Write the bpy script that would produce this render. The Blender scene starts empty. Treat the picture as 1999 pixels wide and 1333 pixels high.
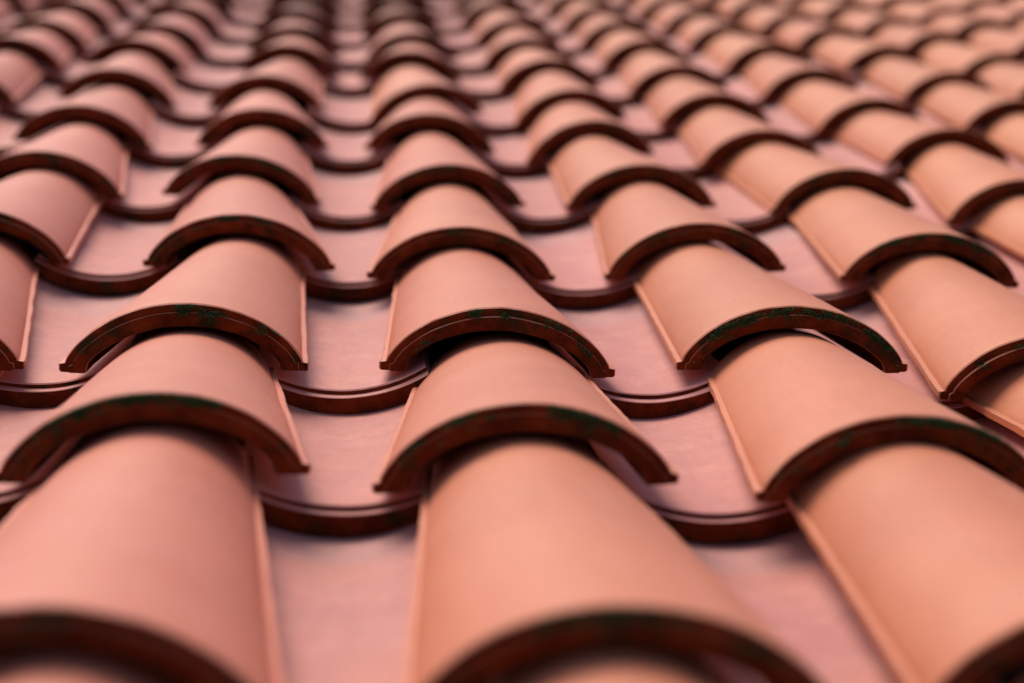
import bpy, math, random
import numpy as np
from mathutils import Matrix, Vector, Euler

scene = bpy.context.scene
C = scene.collection
P = 0.22                       # spacing of the tile columns in metres; shapes below are in units of P
SLOPE = math.radians(17)
RS = Matrix.Rotation(SLOPE, 4, 'X')

# ------------------------------------------------------------------ camera
cam_data = bpy.data.cameras.new('camera')
cam = bpy.data.objects.new('camera', cam_data); C.objects.link(cam); scene.camera = cam
CAM_LOC = Vector((0.5114, -4.7512, 1.7562))
CAM_EUL = Euler((1.2542, -0.0431, -0.0990), 'XYZ')
CAM_LOCAL = Matrix.LocRotScale(CAM_LOC*P, CAM_EUL, None)
cam.matrix_world = RS @ CAM_LOCAL
cam_data.sensor_width = 36
cam_data.lens = 3000.0/1999*36
cam_data.clip_start = 0.02; cam_data.clip_end = 2000
cam_data.dof.use_dof = True
cam_data.dof.focus_distance = -(CAM_LOCAL.inverted() @ (Vector((1.0, -0.08, 0.20))*P)).z
cam_data.dof.aperture_fstop = 3.2
cam_data.dof.aperture_blades = 0

# ------------------------------------------------------------------ sky and sun
SUN_EL, SUN_AZ = math.radians(63), math.radians(-34)     # azimuth from +Y towards +X
world = bpy.data.worlds.new('World'); scene.world = world; world.use_nodes = True
wn = world.node_tree
bg = wn.nodes['Background']
sky = wn.nodes.new('ShaderNodeTexSky'); sky.sky_type = 'NISHITA'; sky.sun_disc = False
sky.sun_elevation = SUN_EL; sky.sun_rotation = SUN_AZ
sky.air_density = 1.0; sky.dust_density = 4.0; sky.ozone_density = 1.0
wn.links.new(sky.outputs[0], bg.inputs[0]); bg.inputs[1].default_value = 0.085
sun = bpy.data.lights.new('sun', 'SUN'); sun.energy = 2.3; sun.angle = math.radians(40)
sun.color = (1.0, 0.84, 0.72)
so = bpy.data.objects.new('sun', sun); C.objects.link(so)
sd = Vector((math.sin(SUN_AZ)*math.cos(SUN_EL), math.cos(SUN_AZ)*math.cos(SUN_EL), math.sin(SUN_EL)))
so.rotation_euler = sd.to_track_quat('Z', 'Y').to_euler(); so.location = sd*20
scene.view_settings.view_transform = 'Standard'; scene.view_settings.look = 'None'
scene.view_settings.exposure = 0.42; scene.view_settings.gamma = 1.0

# ------------------------------------------------------------------ materials
def nodes(name):
    m = bpy.data.materials.new(name); m.use_nodes = True
    nt = m.node_tree; b = nt.nodes['Principled BSDF']
    def N(t, **k):
        n = nt.nodes.new(t)
        for a, v in k.items(): setattr(n, a, v)
        return n
    return m, nt, b, N, nt.links.new
def mixc(N, L, mode, fac, a, b):
    n = N('ShaderNodeMix', data_type='RGBA', blend_type=mode)
    for i, v in ((0, fac), (6, a), (7, b)):
        if isinstance(v, (int, float)): n.inputs[i].default_value = v
        elif isinstance(v, tuple): n.inputs[i].default_value = (*v, 1)
        else: L(v, n.inputs[i])
    return n.outputs[2]
def noise(N, L, vec, scale, detail=4, rough=.55):
    n = N('ShaderNodeTexNoise'); L(vec, n.inputs[0]); n.inputs['Scale'].default_value = scale
    n.inputs['Detail'].default_value = detail; n.inputs['Roughness'].default_value = rough
    return n.outputs[0]
def ramp(N, L, src, stops):
    r = N('ShaderNodeValToRGB'); L(src, r.inputs[0])
    e = r.color_ramp.elements
    while len(e) < len(stops): e.new(.5)
    for k, (p, c) in zip(e, stops):
        k.position = p; k.color = (c, c, c, 1) if isinstance(c, (int, float)) else (*c, 1)
    return r.outputs[0]
def obj_vec(N, L, seed_scale=7.0):
    tc = N('ShaderNodeTexCoord'); oi = N('ShaderNodeObjectInfo')
    m = N('ShaderNodeMath', operation='MULTIPLY'); L(oi.outputs['Random'], m.inputs[0]); m.inputs[1].default_value = seed_scale
    cb = N('ShaderNodeCombineXYZ'); L(m.outputs[0], cb.inputs[0]); L(m.outputs[0], cb.inputs[1])
    a = N('ShaderNodeVectorMath', operation='ADD'); L(tc.outputs['Object'], a.inputs[0]); L(cb.outputs[0], a.inputs[1])
    return tc, oi, a.outputs[0]

def clay_material(pan=False):
    m, nt, b, N, L = nodes('fired_clay_pan' if pan else 'fired_clay')
    tc, oi, v = obj_vec(N, L)
    c1, c2 = ((.60, .245, .215), (.55, .225, .205)) if pan else ((.66, .232, .125), (.61, .208, .113))
    col = mixc(N, L, 'MIX', ramp(N, L, noise(N, L, v, 9, 3), ((.35, 0.0), (.65, 1.0))), c1, c2)
    # cloudy firing blooms, paler and pinker
    col = mixc(N, L, 'MIX', ramp(N, L, noise(N, L, v, 22, 5, .6), ((.42, 0.0), (.72, .35))), col, (.70, .295, .19))
    # fine sandy speckle
    col = mixc(N, L, 'MULTIPLY', .36, col, ramp(N, L, noise(N, L, v, 480, 3, .7), ((.3, .62), (.7, 1.0))))
    # sparse dark pits
    vo = N('ShaderNodeTexVoronoi'); L(v, vo.inputs['Vector']); vo.inputs['Scale'].default_value = 90
    pits = ramp(N, L, vo.outputs['Distance'], ((.03, 1.0), (.07, 0.0)))
    gate = ramp(N, L, noise(N, L, v, 30, 2), ((.56, 0.0), (.64, .75)))
    pm = N('ShaderNodeMath', operation='MULTIPLY'); L(pits, pm.inputs[0]); L(gate, pm.inputs[1])
    col = mixc(N, L, 'MIX', pm.outputs[0], col, (.13, .06, .045))
    # faint drag streaks running down the tile
    mp = N('ShaderNodeMapping'); L(v, mp.inputs[0]); mp.inputs['Scale'].default_value = (60, 3, 60)
    col = mixc(N, L, 'MULTIPLY', .14, col, ramp(N, L, noise(N, L, mp.outputs[0], 3, 3), ((.3, .7), (.65, 1.0))))
    if pan:
        # greyish bloom left where the tile above sheds its drip
        sx = N('ShaderNodeSeparateXYZ'); L(tc.outputs['Object'], sx.inputs[0])
        nz = N('ShaderNodeMath', operation='MULTIPLY_ADD'); L(noise(N, L, v, 14, 3), nz.inputs[0]); nz.inputs[1].default_value = .03; L(sx.outputs[1], nz.inputs[2])
        band = ramp(N, L, nz.outputs[0], ((.0, 0.0), (.245, 0.0), (.256, .35), (.30, .5)))
        col = mixc(N, L, 'MIX', band, col, (.46, .30, .29))
        col = mixc(N, L, 'MIX', ramp(N, L, noise(N, L, v, 38, 6, .7), ((.50, 0.0), (.70, .45))), col, (.68, .33, .27))
        col = mixc(N, L, 'MULTIPLY', .5, col, ramp(N, L, noise(N, L, v, 70, 5, .75), ((.28, .72), (.5, 1.0))))
    # hairline scuffs
    rot = N('ShaderNodeMapping'); L(v, rot.inputs[0]); rot.inputs['Rotation'].default_value = (0, 0, .7); rot.inputs['Scale'].default_value = (900, 40, 300)
    sc1 = ramp(N, L, noise(N, L, rot.outputs[0], 1, 2), ((.70, 0.0), (.74, 1.0)))
    sg = ramp(N, L, noise(N, L, v, 26, 2), ((.60, 0.0), (.66, .55)))
    sm2 = N('ShaderNodeMath', operation='MULTIPLY'); L(sc1, sm2.inputs[0]); L(sg, sm2.inputs[1])
    col = mixc(N, L, 'MIX', sm2.outputs[0], col, (.22, .09, .06))
    # tint of the single tile
    col = mixc(N, L, 'MULTIPLY', 1.0, col, oi.outputs['Color'])
    # dark algae staining, strength carried by the object's colour alpha
    st = mixc(N, L, 'MIX', 1.0, (0, 0, 0), ramp(N, L, noise(N, L, v, 17, 5, .65), ((.25, 1.0), (.75, .35))))
    sm = N('ShaderNodeMath', operation='MULTIPLY'); L(st, sm.inputs[0]); 
    iv = N('ShaderNodeMath', operation='SUBTRACT'); iv.inputs[0].default_value = 1.0; L(oi.outputs['Alpha'], iv.inputs[1]); L(iv.outputs[0], sm.inputs[1])
    col = mixc(N, L, 'MIX', sm.outputs[0], col, (.10, .028, .014))
    L(col, b.inputs['Base Color'])
    b.inputs['Roughness'].default_value = .52 if not pan else .58
    b.inputs['Specular IOR Level'].default_value = .5 if not pan else .35
    bp = N('ShaderNodeBump'); bp.inputs['Strength'].default_value = .2; bp.inputs['Distance'].default_value = .0015
    L(noise(N, L, v, 300, 5, .7), bp.inputs['Height']); L(bp.outputs[0], b.inputs['Normal'])
    return m

def end_and_shade_material():
    m, nt, b, N, L = nodes('weathered_cut_shaded_inside')  # weathered cut ends; tile undersides share it, their shade put into the colour
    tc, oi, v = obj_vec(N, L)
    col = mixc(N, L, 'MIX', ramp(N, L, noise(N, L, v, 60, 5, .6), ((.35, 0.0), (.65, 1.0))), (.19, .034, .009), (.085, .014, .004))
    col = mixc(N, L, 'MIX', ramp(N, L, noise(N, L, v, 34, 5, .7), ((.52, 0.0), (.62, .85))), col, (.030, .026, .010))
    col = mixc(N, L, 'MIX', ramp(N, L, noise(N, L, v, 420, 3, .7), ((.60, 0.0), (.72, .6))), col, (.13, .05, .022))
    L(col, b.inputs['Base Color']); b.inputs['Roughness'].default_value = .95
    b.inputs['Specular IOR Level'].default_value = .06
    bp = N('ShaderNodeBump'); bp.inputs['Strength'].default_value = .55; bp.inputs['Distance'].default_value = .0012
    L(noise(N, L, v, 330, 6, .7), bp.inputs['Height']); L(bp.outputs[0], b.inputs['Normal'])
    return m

def plain(name, c1, c2, scale, rough=.9, bump=.4, dist=.002):
    m, nt, b, N, L = nodes(name)
    tc = N('ShaderNodeTexCoord'); v = tc.outputs['Object']
    L(mixc(N, L, 'MIX', ramp(N, L, noise(N, L, v, scale, 5, .6), ((.35, 0.0), (.65, 1.0))), c1, c2), b.inputs['Base Color'])
    b.inputs['Roughness'].default_value = rough; b.inputs['Specular IOR Level'].default_value = .2
    bp = N('ShaderNodeBump'); bp.inputs['Strength'].default_value = bump; bp.inputs['Distance'].default_value = dist
    L(noise(N, L, v, scale*3, 5, .6), bp.inputs['Height']); L(bp.outputs[0], b.inputs['Normal'])
    return m
M_CLAY, M_PAN, M_END_AND_SHADE = clay_material(), clay_material(True), end_and_shade_material()
M_MOSS = plain('dark_moss', (.014, .042, .014), (.055, .105, .036), 900)
M_BOARD = plain('roof_board', (.06, .035, .022), (.10, .06, .04), 30)
M_GROUND = plain('dry_ground', (.16, .13, .09), (.10, .11, .06), 1.5)

# ------------------------------------------------------------------ mesh helpers
def wob(rng, n, f):
    """smooth 2-D noise as a sum of sines"""
    k = rng.normal(0, f, (n, 2)); ph = rng.uniform(0, 6.283, n); am = rng.uniform(.4, 1, n)/n
    return lambda x, y: sum(am[i]*np.sin(k[i, 0]*x + k[i, 1]*y + ph[i]) for i in range(n))
def grid_mesh(name, V, F, mats, mi, sharp=math.radians(32)):
    me = bpy.data.meshes.new(name)
    me.from_pydata([tuple(p) for p in V], [], F)
    for m in mats: me.materials.append(m)
    me.polygons.foreach_set('material_index', mi)
    me.polygons.foreach_set('use_smooth', [True]*len(F))
    me.set_sharp_from_angle(angle=sharp)
    me.update()
    return me

def sweep(name, section, ys, end, mats, nf):
    """section(y) -> (outer Mx2, inner Mx2); end = list of (s, y offset fn(i) or value, material)"""
    V, F, mi, part = [], [], [], []                          # part: 0 body, 1 / 2 the two long rims, 3 the cut end
    o0, i0 = section(ys[0]); M = len(o0)
    ring = []
    for (s, off, _) in end:                                  # the finished lower end, outer skin to inner skin
        base = len(V)
        pts = o0*(1-s) + i0*s
        for k in range(M): V.append((pts[k, 0], ys[0]+off[k], pts[k, 1]))
        ring.append(base)
    outer, inner = [ring[0]], [ring[-1]]
    for y in ys[1:]:
        o, i = section(y)
        outer.append(len(V)); V += [(a, y, c) for a, c in o]
        inner.append(len(V)); V += [(a, y, c) for a, c in i]
    def strip(a, b, m, flip=False, pt=None):
        for k in range(M-1):
            q = [a+k, a+k+1, b+k+1, b+k]
            F.append(q[::-1] if flip else q); mi.append(m)
            part.append(pt if pt is not None else 1 if k < nf else 2 if k >= M-1-nf else 0)
    for n in range(len(ring)-1): strip(ring[n+1], ring[n], end[n+1][2], False, 3 if n else None)
    for n in range(len(ys)-1):
        strip(outer[n], outer[n+1], 0)
        strip(inner[n], inner[n+1], 1, True)  # inner skin takes the dark end clay: under-arch shade put into its colour
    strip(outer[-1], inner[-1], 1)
    for n in range(len(ys)-1):                               # the two long bottom edges
        for k, fl in ((0, True), (M-1, False)):
            q = [outer[n]+k, outer[n+1]+k, inner[n+1]+k, inner[n]+k]
            F.append(q[::-1] if fl else q); mi.append(0); part.append(0 if not nf else 1 if k == 0 else 2)
    V = np.array(V)*P
    out = []
    part = np.array(part)
    for p, nm in ((0, name), (1, 'side_rim'), (2, 'side_rim'), (3, 'cut_end')):
        idx = np.nonzero(part == p)[0]
        if not len(idx): out.append(None); continue
        used = sorted({v for i in idx for v in F[i]}); mp = {v: j for j, v in enumerate(used)}
        out.append(grid_mesh(nm, V[used], [[mp[v] for v in F[i]] for i in idx], mats, [mi[i] for i in idx]))
    return out

E_ = 1.33            # visible length of a tile
T_ = 0.077            # clay thickness
A0, H0 = 0.3853, 0.2240
def cover_mesh(seed, skew=0.0, sp=E_, ridge=.35, taper=.13, drop=.057):
    rng = np.random.default_rng(seed)
    w1, w2, w3 = wob(rng, 6, 5), wob(rng, 6, 26), wob(rng, 5, 60)
    lipn = wob(rng, 8, 45)
    e1, e2, e3 = wob(rng, 5, 9), wob(rng, 8, 60), wob(rng, 6, 22)
    n = 72
    u = np.linspace(-1, 1, n)
    hL = sp+.22
    def section(y):
        t = min(y/sp, 1.2)
        a = A0 - taper*t; H = H0 - drop*t; zf = -.045*t
        w, h = .018, .027
        arcs = []
        for thick in (0, T_):
            aa, HH = a-w-thick*.92, H-h-thick
            top = H-thick
            hb = h if thick == 0 else .022
            HH = top-hb
            R = (aa*aa+HH*HH)/(2*HH); ph = math.atan2(aa, R-HH)
            X = (1-.45)*np.sin(u*ph)/math.sin(ph) + .45*np.sin(u*math.pi/2)
            x = aa*X; tt = min(t, 1); b1 = .32*(1-tt); b2 = .35*tt
            z = hb + (1-b1-b2)*(top-hb-R+np.sqrt(R*R-x*x)) + b1*HH*np.sqrt(np.maximum(0, 1-X*X)) + b2*HH*(1-X*X)
            arcs.append(np.c_[x, z])
        o, i = arcs
        d = .006*w1(o[:, 0]*1.0, y)+.0016*w2(o[:, 0], y)
        nrm = np.c_[o[:, 0], o[:, 1]+.25]; nrm /= np.linalg.norm(nrm, axis=1)[:, None]
        o = o + nrm*d[:, None]; i = i + nrm*(d*.6)[:, None]
        ln = [.0045*float(lipn(sx*3, y))*1.3 for sx in (-1, 1)]
        lz = [.004*float(lipn(sx*5+2, y*1.3)) for sx in (-1, 1)]
        def foot(sx, q):
            xo = sx*(a+ln[q]); hz = h+lz[q]
            return [(xo-sx*.004, 0), (xo, .004), (xo, hz-.003), (xo-sx*.003, hz), (sx*(a-w)+sx*.002, hz+.002)]
        def ifoot(sx, ii):
            x1 = ii[0]
            return [(x1+sx*.004, 0), (x1+sx*.003, .004), (x1+sx*.002, .010), (x1+sx*.001, .015), (x1, .019)]
        O = np.array(foot(-1, 0)+list(map(tuple, o))+foot(1, 1)[::-1])
        I = np.array(ifoot(-1, i[0])+list(map(tuple, i))+ifoot(1, i[-1])[::-1])
        O[:, 1] += zf; I[:, 1] += zf
        return O, I
    xs = section(0)[0][:, 0]
    broke = .5+.5*np.tanh((e1(xs*2, .3)+.22)*14)             # where the raised inner ring survives
    st = .011*ridge*broke*(1+.6*e3(xs, 1.0))+.0012
    ds = [.05*e1(xs*1.5, 2+q*.02) for q in range(8)]
    rag = lambda q, A: A*e2(xs, q*.9) + xs*skew
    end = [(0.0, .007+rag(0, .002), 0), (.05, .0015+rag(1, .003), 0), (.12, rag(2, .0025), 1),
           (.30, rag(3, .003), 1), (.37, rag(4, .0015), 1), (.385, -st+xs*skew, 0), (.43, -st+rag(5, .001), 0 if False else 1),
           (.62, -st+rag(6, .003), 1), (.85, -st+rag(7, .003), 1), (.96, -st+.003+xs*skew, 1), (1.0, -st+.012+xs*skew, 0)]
    ys = [0]+list(np.linspace(.045, hL, 45))
    return sweep('cover_tile', section, ys, end, [M_CLAY, M_END_AND_SHADE], 4), section
def pan_mesh(seed, sp=E_, ledge=.026):
    rng = np.random.default_rng(seed+5000)
    w1, w2 = wob(rng, 6, 5), wob(rng, 6, 24)
    e1, e2, e3 = wob(rng, 5, 7), wob(rng, 8, 55), wob(rng, 6, 20)
    n = 60; u = np.linspace(-1, 1, n)
    def section(y):
        t = min(y/sp, 1.2)
        b = .275-.01*t; R = .50; z0 = -.055-.084*t
        ph = math.asin(b/R)
        x = R*np.sin(u*ph); z = z0+R-R*np.cos(u*ph)
        nx, nz = np.sin(u*ph), -np.cos(u*ph)
        d = .006*w1(x, y)+.0012*w2(x, y)
        o = np.c_[x, z+d]; i = np.c_[x+nx*.078, z+nz*.078+d*.5]
        return o, i
    xs = section(0)[0][:, 0]
    st = ledge*(1+.4*e1(xs, .5)+.2*e3(xs, .2))
    rag = lambda q, A: A*e2(xs, q*.9)
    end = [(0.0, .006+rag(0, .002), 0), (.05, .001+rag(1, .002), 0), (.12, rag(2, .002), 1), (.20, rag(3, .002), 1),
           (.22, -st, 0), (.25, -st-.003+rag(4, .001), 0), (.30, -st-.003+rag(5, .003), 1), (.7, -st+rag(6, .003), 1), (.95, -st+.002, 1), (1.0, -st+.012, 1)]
    ys = [0]+list(np.linspace(.02, sp+.22, 40))
    return sweep('pan_tile', section, ys, end, [M_PAN, M_END_AND_SHADE], 0)

def moss_mesh(section, clumps, rng, skew):
    """clumps: (u in -1..1 along the arc, s through the thickness, spread u, spread s, count)"""
    O, I = section(0)
    O, I = O[5:-5], I[5:-5]; n = len(O)
    V, F = [], []
    for (cu, cs, su, ss, cnt) in clumps:
        subs = [(cu+rng.normal(0, su), cs+rng.normal(0, ss)) for _ in range(max(3, cnt//20))]
        for _ in range(cnt):
            b = subs[rng.integers(len(subs))]
            uu = b[0]+rng.normal(0, .018); s = b[1]+rng.normal(0, .06)
            if not (-1 < uu < 1) : continue
            s = min(max(s, .045), .8)
            k = (uu+1)/2*(n-1); k0 = int(k); f = k-k0; k1 = min(k0+1, n-1)
            o = O[k0]*(1-f)+O[k1]*f; i = I[k0]*(1-f)+I[k1]*f
            q = o*(1-s)+i*s
            r = rng.uniform(.0018, .0052)
            y = q[0]*skew -.004 - rng.uniform(0, .007) - (.010 if s > .38 else 0) 
            c = np.array([q[0], y, q[1]])
            d = rng.normal(0, 1, 3); d[1] -= .6; d /= np.linalg.norm(d)
            e = np.cross(d, rng.normal(0, 1, 3)); e /= np.linalg.norm(e); g = np.cross(d, e)
            base = len(V)
            V += [c+e*r*.8, c-e*r*.4+g*r*.7, c-e*r*.4-g*r*.7, c+d*r*rng.uniform(.9, 1.7)]
            F += [(base, base+1, base+3), (base+1, base+2, base+3), (base+2, base, base+3), (base, base+2, base+1)]
    if not V: return None
    return grid_mesh('moss', np.array(V)*P, F, [M_MOSS], [0]*len(F))

# ------------------------------------------------------------------ the laid positions
ROWY = dict(zip(range(-2, 8), (-2.455, -1.152, -0.000, 1.378, 2.729, 4.050, 5.339, 6.688, 8.006, 9.386)))
ROWZ = dict(zip(range(-2, 8), (0.274, 0.175, 0.086, 0.033, 0.007, 0.000, -0.004, 0.005, 0.000, -0.000)))     # the roof kicks up gently towards its eaves
CX = dict(zip(range(-1, 6), (0.019, 0.025, -0.005, -0.028, -0.033, -0.006, 0.028)))
CS = dict(zip(range(-1, 6), (-0.109, 0.002, 0.009, 0.051, 0.037, 0.037, -0.021)))
T = {(0,0):(-0.018,-0.113,0.020,0.083,0.009),(0,1):(0.054,-0.084,0.019,-0.054,-0.004),(0,-1):(0.015,-0.046,0.029,0.090,0.001),(-1,0):(0.068,-0.077,-0.003,-0.004,0.006),(-1,1):(-0.023,-0.021,-0.001,-0.001,0.002),(1,0):(0.015,-0.019,-0.000,-0.080,0.001),(1,1):(-0.017,-0.106,0.002,-0.021,-0.006),(1,-1):(-0.029,-0.077,0.032,-0.094,-0.072),(2,1):(-0.006,-0.018,0.021,-0.011,-0.068),(2,0):(0.029,0.007,0.023,-0.102,-0.028),(2,-1):(-0.043,-0.123,0.040,0.006,-0.017),(3,1):(-0.022,-0.065,0.021,-0.047,0.013),(3,0):(-0.138,-0.129,-0.006,0.007,-0.010),(0,-2):(0.009,0.017,0.006,-0.073,0.051),(1,-2):(-0.002,-0.020,0.038,-0.096,-0.043),(0,2):(-0.030,-0.061,0.009,-0.030,0.042),(0,3):(-0.006,0.040,0.000,0.023,-0.001),(0,4):(-0.063,0.092,-0.006,0.005,-0.016),(0,5):(0.039,0.158,0.004,-0.033,0.028),(0,6):(0.041,0.027,0.003,0.000,0.000),(-1,2):(0.032,-0.134,0.013,-0.004,0.012),(-1,3):(0.010,-0.093,0.007,-0.020,0.039),(-1,4):(-0.005,0.121,-0.003,-0.054,0.038),(-1,5):(-0.051,0.131,0.008,-0.026,0.060),(-1,6):(-0.003,-0.025,-0.003,0.000,-0.000),(1,2):(0.012,-0.078,-0.002,0.055,-0.032),(1,3):(-0.008,0.080,-0.004,0.007,0.005),(1,4):(0.028,-0.047,-0.011,0.094,-0.104),(1,5):(-0.036,0.068,-0.001,0.007,-0.003),(1,6):(0.031,-0.013,-0.007,0.016,-0.032),(2,2):(0.012,0.018,0.006,0.003,-0.031),(2,3):(-0.045,0.058,-0.011,0.119,-0.067),(2,4):(-0.009,-0.051,-0.012,0.107,-0.082),(2,5):(0.021,-0.013,-0.011,0.004,-0.008),(2,6):(0.002,-0.057,-0.015,-0.002,0.009),(2,7):(0.036,-0.076,-0.010,-0.000,0.000),(3,2):(0.076,0.077,0.005,0.008,-0.051),(3,3):(-0.040,-0.080,-0.007,0.000,-0.000),(3,4):(-0.028,-0.041,-0.004,0.000,-0.000),(3,5):(-0.012,-0.096,-0.010,0.000,-0.000),(3,6):(0.001,0.007,0.001,0.000,0.000),(4,2):(-0.053,0.020,-0.006,0.047,-0.030),(4,3):(0.070,0.032,0.013,-0.009,-0.021),(4,4):(-0.004,-0.073,0.000,0.006,-0.035),(4,5):(-0.017,-0.032,-0.010,0.031,-0.028),(4,6):(0.024,0.056,0.002,0.031,-0.040),(5,4):(0.022,0.064,0.006,0.000,0.000),(5,5):(0.035,-0.025,-0.002,-0.000,0.000),(5,6):(0.036,0.105,0.013,0.000,0.000),(5,7):(-0.002,0.093,0.012,-0.000,-0.000)}
def row_y(r): return ROWY[r] if r in ROWY else (ROWY[7]+(r-7)*1.34 if r > 7 else ROWY[-2]+(r+2)*1.3)
def row_z(r): return ROWZ[r] if r in ROWZ else (0.0 if r > 7 else ROWZ[-2]-(r+2)*.10)
def pose(c, r, rng, pan=False):
    cc = c
    x = c+CX.get(cc, 0)+CS.get(cc, 0)*(r-2)*.1 if not pan else c + .5*(CX.get(int(c-.5), 0)+CX.get(int(c+.5), 0))
    y = row_y(r)+(-0.0386)*(c-1); z = row_z(r)
    if (c, r) in T and not pan: dx, dy, dz, yaw, roll = T[(c, r)]
    else:
        k = .5 if pan else 1
        dx, dy, dz, yaw, roll = (rng.normal(0, .02)*k, rng.normal(0, .06)*k, 0, rng.normal(0, .02)*k, rng.normal(0, .015)*k)
    if pan:
        pt = math.atan2(row_z(r+1)-z, row_y(r+1)-row_y(r))
        return Matrix.LocRotScale(Vector((x+dx, y+dy, z+dz))*P, Euler((pt, roll, yaw), 'XYZ'), None)
    LAID[(c, r)] = (x+dx, y+dy, z+dz, yaw, roll)
def cover_pose(c, r):                                          # the axis of a cover runs up to the cover above it
    x, y, dz, yaw, roll = LAID[(c, r)]
    x2, y2, z2 = LAID[(c, r+1)][:3]
    ax = -math.atan2(x2-x, y2-y)
    ax = max(-.09, min(.09, ax))
    return Matrix.LocRotScale(Vector((x, y, dz))*P, Euler((math.atan2(z2-dz, y2-y), roll, ax), 'XYZ'), None), math.tan(yaw-ax)
LAID = {}
CI = CAM_LOCAL.inverted()
def pix(v):                                                    # picture position, 1999 x 1333
    q = CI @ v
    if q.z > -.02: return (1e5, 1e5)
    return (999.5+3000.0*q.x/-q.z, 666.5-3000.0*q.y/-q.z)
def in_view(M, pts, mx=90, my=70):
    pp = [pix(M @ (Vector(p)*P)) for p in pts]
    pp = [p for p in pp if p[0] < 9e4]
    if not pp: return False
    x0, x1 = min(p[0] for p in pp), max(p[0] for p in pp); y0, y1 = min(p[1] for p in pp), max(p[1] for p in pp)
    return x1 > -mx and x0 < 1999+mx and y1 > -my and y0 < 1333+my
ORD = ['', 'first', 'second', 'third', 'fourth', 'fifth', 'sixth', 'seventh', 'eighth', 'ninth', 'tenth', 'eleventh', 'twelfth', 'thirteenth', 'fourteenth', 'fifteenth', 'sixteenth']

# green moss on the cut ends: (u, s, spread_u, spread_s, count)
MOSS = {
 (0,-1): [(-.42,.2,.10,.10,420),(-.05,.18,.16,.10,700),(.25,.2,.07,.08,240)],
 (0,0): [(-.02,.25,.05,.10,260),(.18,.30,.05,.08,220),(.55,.3,.03,.06,50)],
 (0,1): [(-.12,.15,.07,.08,220),(.2,.2,.05,.1,60)],
 (0,2): [(-.15,.2,.1,.1,260),(.3,.3,.1,.1,200)],
 (1,0): [(-.17,.15,.03,.08,180),(.02,.33,.03,.06,60),(.34,.3,.05,.10,110),(-.62,.7,.06,.08,60),(.8,.5,.05,.1,40)],
 (1,1): [(-.1,.3,.05,.1,60)],
 (1,-1): [(-.28,.2,.06,.1,180),(.22,.2,.07,.1,320),(.45,.3,.05,.1,180)],
 (1,-2): [(-.05,.2,.12,.1,320)],
 (1,2): [(-.1,.25,.12,.1,240)],
 (2,0): [(-.55,.3,.07,.12,330),(-.32,.28,.06,.1,260),(-.12,.3,.06,.1,180),(.12,.25,.04,.1,110),(.34,.25,.06,.1,220),(.60,.3,.04,.1,110),(.76,.3,.05,.1,90)],
 (2,1): [(-.3,.3,.05,.1,60),(.1,.2,.1,.1,60)],
 (2,-1): [(.14,.2,.08,.08,420),(.38,.15,.08,.08,320),(-.4,.4,.06,.1,60)],
 (2,2): [(-.3,.2,.1,.1,180)],
 (3,1): [(-.42,.15,.08,.1,280),(-.08,.15,.08,.08,180),(.2,.2,.08,.1,260),(.42,.25,.07,.1,180)],
 (3,2): [(-.2,.2,.1,.1,120)],
 (3,0): [(-.6,.4,.1,.1,60)],
}
RIDGE = {(1,0): 1.0, (0,0): .6, (2,0): .8, (3,0): 1.0, (-1,0): .8, (-1,1): .7, (0,1): .45, (1,-1): .15, (0,-1): .15, (2,-1): .15}
STAIN = {(0,6):.35,(0,7):.75,(0,8):.9,(0,9):.9,(1,7):.55,(1,8):.8,(1,9):.9,(2,8):.45,(2,9):.6,(1,6):.2,(0,5):.1,(-1,8):.4,(-1,9):.5,(3,9):.3}

def tag(o, label=None, cat=None, group=None, kind=None):
    for k, v in (('label', label), ('category', cat), ('group', group), ('kind', kind)):
        if v: o[k] = v
covers, pans = [], []
for r in range(-3, 13):
    for c in range(-6, 13): pose(c, r, np.random.default_rng(1000+(r+5)*53+(c+8)))
for r in range(-3, 12):
    for c in range(-6, 13):
        rng = np.random.default_rng(1000+(r+5)*53+(c+8))
        M, skew = cover_pose(c, r)
        if in_view(M, [(-A0, 0, 0), (A0, 0, 0), (0, 0, H0), (-.25, E_, 0), (.25, E_, 0), (0, E_, .16)]): covers.append((r, c, (M, skew), rng))
        M2 = pose(c+.5, r, rng, True)
        if in_view(M2, [(-.25, 0, 0), (.25, 0, 0), (-.25, E_, -.05), (.25, E_, -.05), (0, 0, -.11)]): pans.append((r, c, M2, rng))

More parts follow.
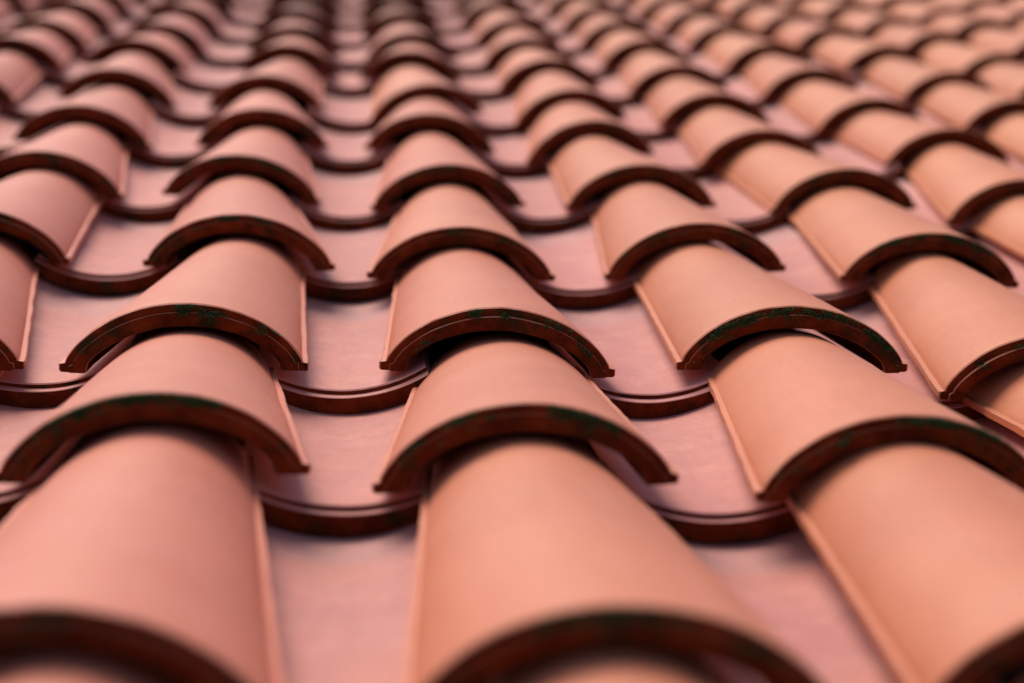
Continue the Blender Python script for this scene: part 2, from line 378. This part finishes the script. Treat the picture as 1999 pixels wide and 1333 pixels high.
def child(me, parent, name=None):
    q = bpy.data.objects.new(name or me.name.split('.')[0], me); C.objects.link(q)
    q.parent = parent; q.color = parent.color
    return q
rows_c, TILES = {}, {}
for it in covers: rows_c.setdefault(it[0], []).append(it)
n_big = 0
for r, its in sorted(rows_c.items()):
    its.sort(key=lambda t: t[1])
    for (_, c, M, rng) in its:
        M, skew = M
        parts, section = cover_mesh(int(rng.integers(1e6)), skew, row_y(r+1)-row_y(r), RIDGE.get((c, r), .22), (.09 if (c, r) == (3, 1) else {-1: .098, -2: .122}.get(r, .125))+float(rng.uniform(-.008, .008)), .057 if c < 2 else .044)
        me = parts[0]
        o = bpy.data.objects.new('cover_tile', me); C.objects.link(o)
        o.matrix_world = RS @ M
        warm = (.5+.5*math.tanh((c-1.2)/2.0))                # the left columns are tinted pinker, the right ones more orange
        v = rng.uniform(-.06, .05)
        tone = (1.0-.05*warm+v*.8, .955-.03*warm+v*1.1+rng.uniform(-.02, .02), 1.20-.44*warm+v+rng.uniform(-.03, .03))
        stn = STAIN.get((c, r), .06 if r >= 7 else 0)
        o.color = (*tone, 1-stn)
        moss = list(MOSS.get((c, r), ()))
        if -2 <= r <= 2 and -2 <= c <= 4:                     # stray flecks on nearly every rim
            moss += [(float(rng.uniform(-.8, .8)), float(rng.uniform(.12, .5)), .10, .10, int(rng.integers(14, 40))) for _ in range(3)]
        look = ('brown stained' if stn > .3 else 'pinkish' if warm < .45 else 'orange') + ' cover tile'
        rim = ' with mossy rim' if MOSS.get((c, r)) and r <= 2 else ''
        tag(o, look, 'roof tile', 'convex cover tiles of the roof')
        TILES[o.name] = (r, c, look+rim, 'cover')
        for pm in parts[1:]: child(pm, o)
        for cl in moss or ():
            mm = moss_mesh(section, [cl], rng, skew)
            if mm: child(mm, o, 'moss')
rows_p = {}
for it in pans: rows_p.setdefault(it[0], []).append(it)
for r, its in sorted(rows_p.items()):
    its.sort(key=lambda t: t[1])
    for (_, c, M, rng) in its:
        parts = pan_mesh(int(rng.integers(1e6)), row_y(r+1)-row_y(r), {0: .028, -1: .018}.get(r, .011))
        o = bpy.data.objects.new('pan_tile', parts[0]); C.objects.link(o)
        o.matrix_world = RS @ M
        v = rng.uniform(-.05, .05)
        o.color = (1+v, 1+v+rng.uniform(-.02, .02), 1+v+rng.uniform(-.03, .03), 1-(.1 if r > 7 else 0))
        child(parts[3], o)
        tag(o, 'pan', 'roof tile', 'concave pan tiles of the roof')
        TILES[o.name] = (r, c, 'mauve pink concave pan tile', 'pan')

# ------------------------------------------------------------------ roof board under the tiles, ground
def sheet(name, x0, x1, y0, y1, z, th, mat, M):
    v = [(x, y, zz) for zz in (z-th, z) for (x, y) in ((x0, y0), (x1, y0), (x1, y1), (x0, y1))]
    f = [(0, 3, 2, 1), (4, 5, 6, 7), (0, 1, 5, 4), (1, 2, 6, 5), (2, 3, 7, 6), (3, 0, 4, 7)]
    me = bpy.data.meshes.new(name); me.from_pydata(v, [], f); me.materials.append(mat)
    o = bpy.data.objects.new(name, me); C.objects.link(o); o.matrix_world = M; tag(o, kind='structure')
    return o
sheet('roof_deck', -9*P, 15*P, -4.6*P, 17.5*P, -.26*P, .03, M_BOARD, RS)
sheet('ground', -300, 300, -300, 300, -3.2, .1, M_GROUND, Matrix.Identity(4))

# ------------------------------------------------------------------ labels: count the tiles that can be seen, course by course
bpy.context.view_layer.update()
dg = bpy.context.evaluated_depsgraph_get()
MW = RS @ CAM_LOCAL; org = MW.to_translation(); rot = MW.to_3x3()
seen = {}
for j in range(3, 1333, 7):
    for i in range(3, 1999, 7):
        d = rot @ Vector(((i-999.5)/3000.0, (666.5-j)/3000.0, -1))
        hit, _, _, _, ob, _ = scene.ray_cast(dg, org, d.normalized())
        if hit:
            ob = bpy.data.objects[ob.name]
            ob = ob.parent or ob
            q = seen.setdefault(ob.name, [0, 0.0]); q[0] += 1; q[1] += i
for kind, what in (('cover', 'course of covers'), ('pan', 'course of pans')):
    vis = {n: t for n, t in TILES.items() if t[3] == kind and n in seen}
    rws = sorted({t[0] for t in vis.values()})
    for n, (r, c, look, k) in TILES.items():
        if k != kind: continue
        if n in vis:
            idx = sorted(t[1] for t in vis.values() if t[0] == r).index(c)+1
            bpy.data.objects[n]['label'] = f"{look}, {ORD[idx]} from left in {ORD[rws.index(r)+1]} {what} from bottom"
        else:
            side = 'left of' if c < 1 else 'right of'
            bpy.data.objects[n]['label'] = f"{look} hidden or just {side} the picture edge"
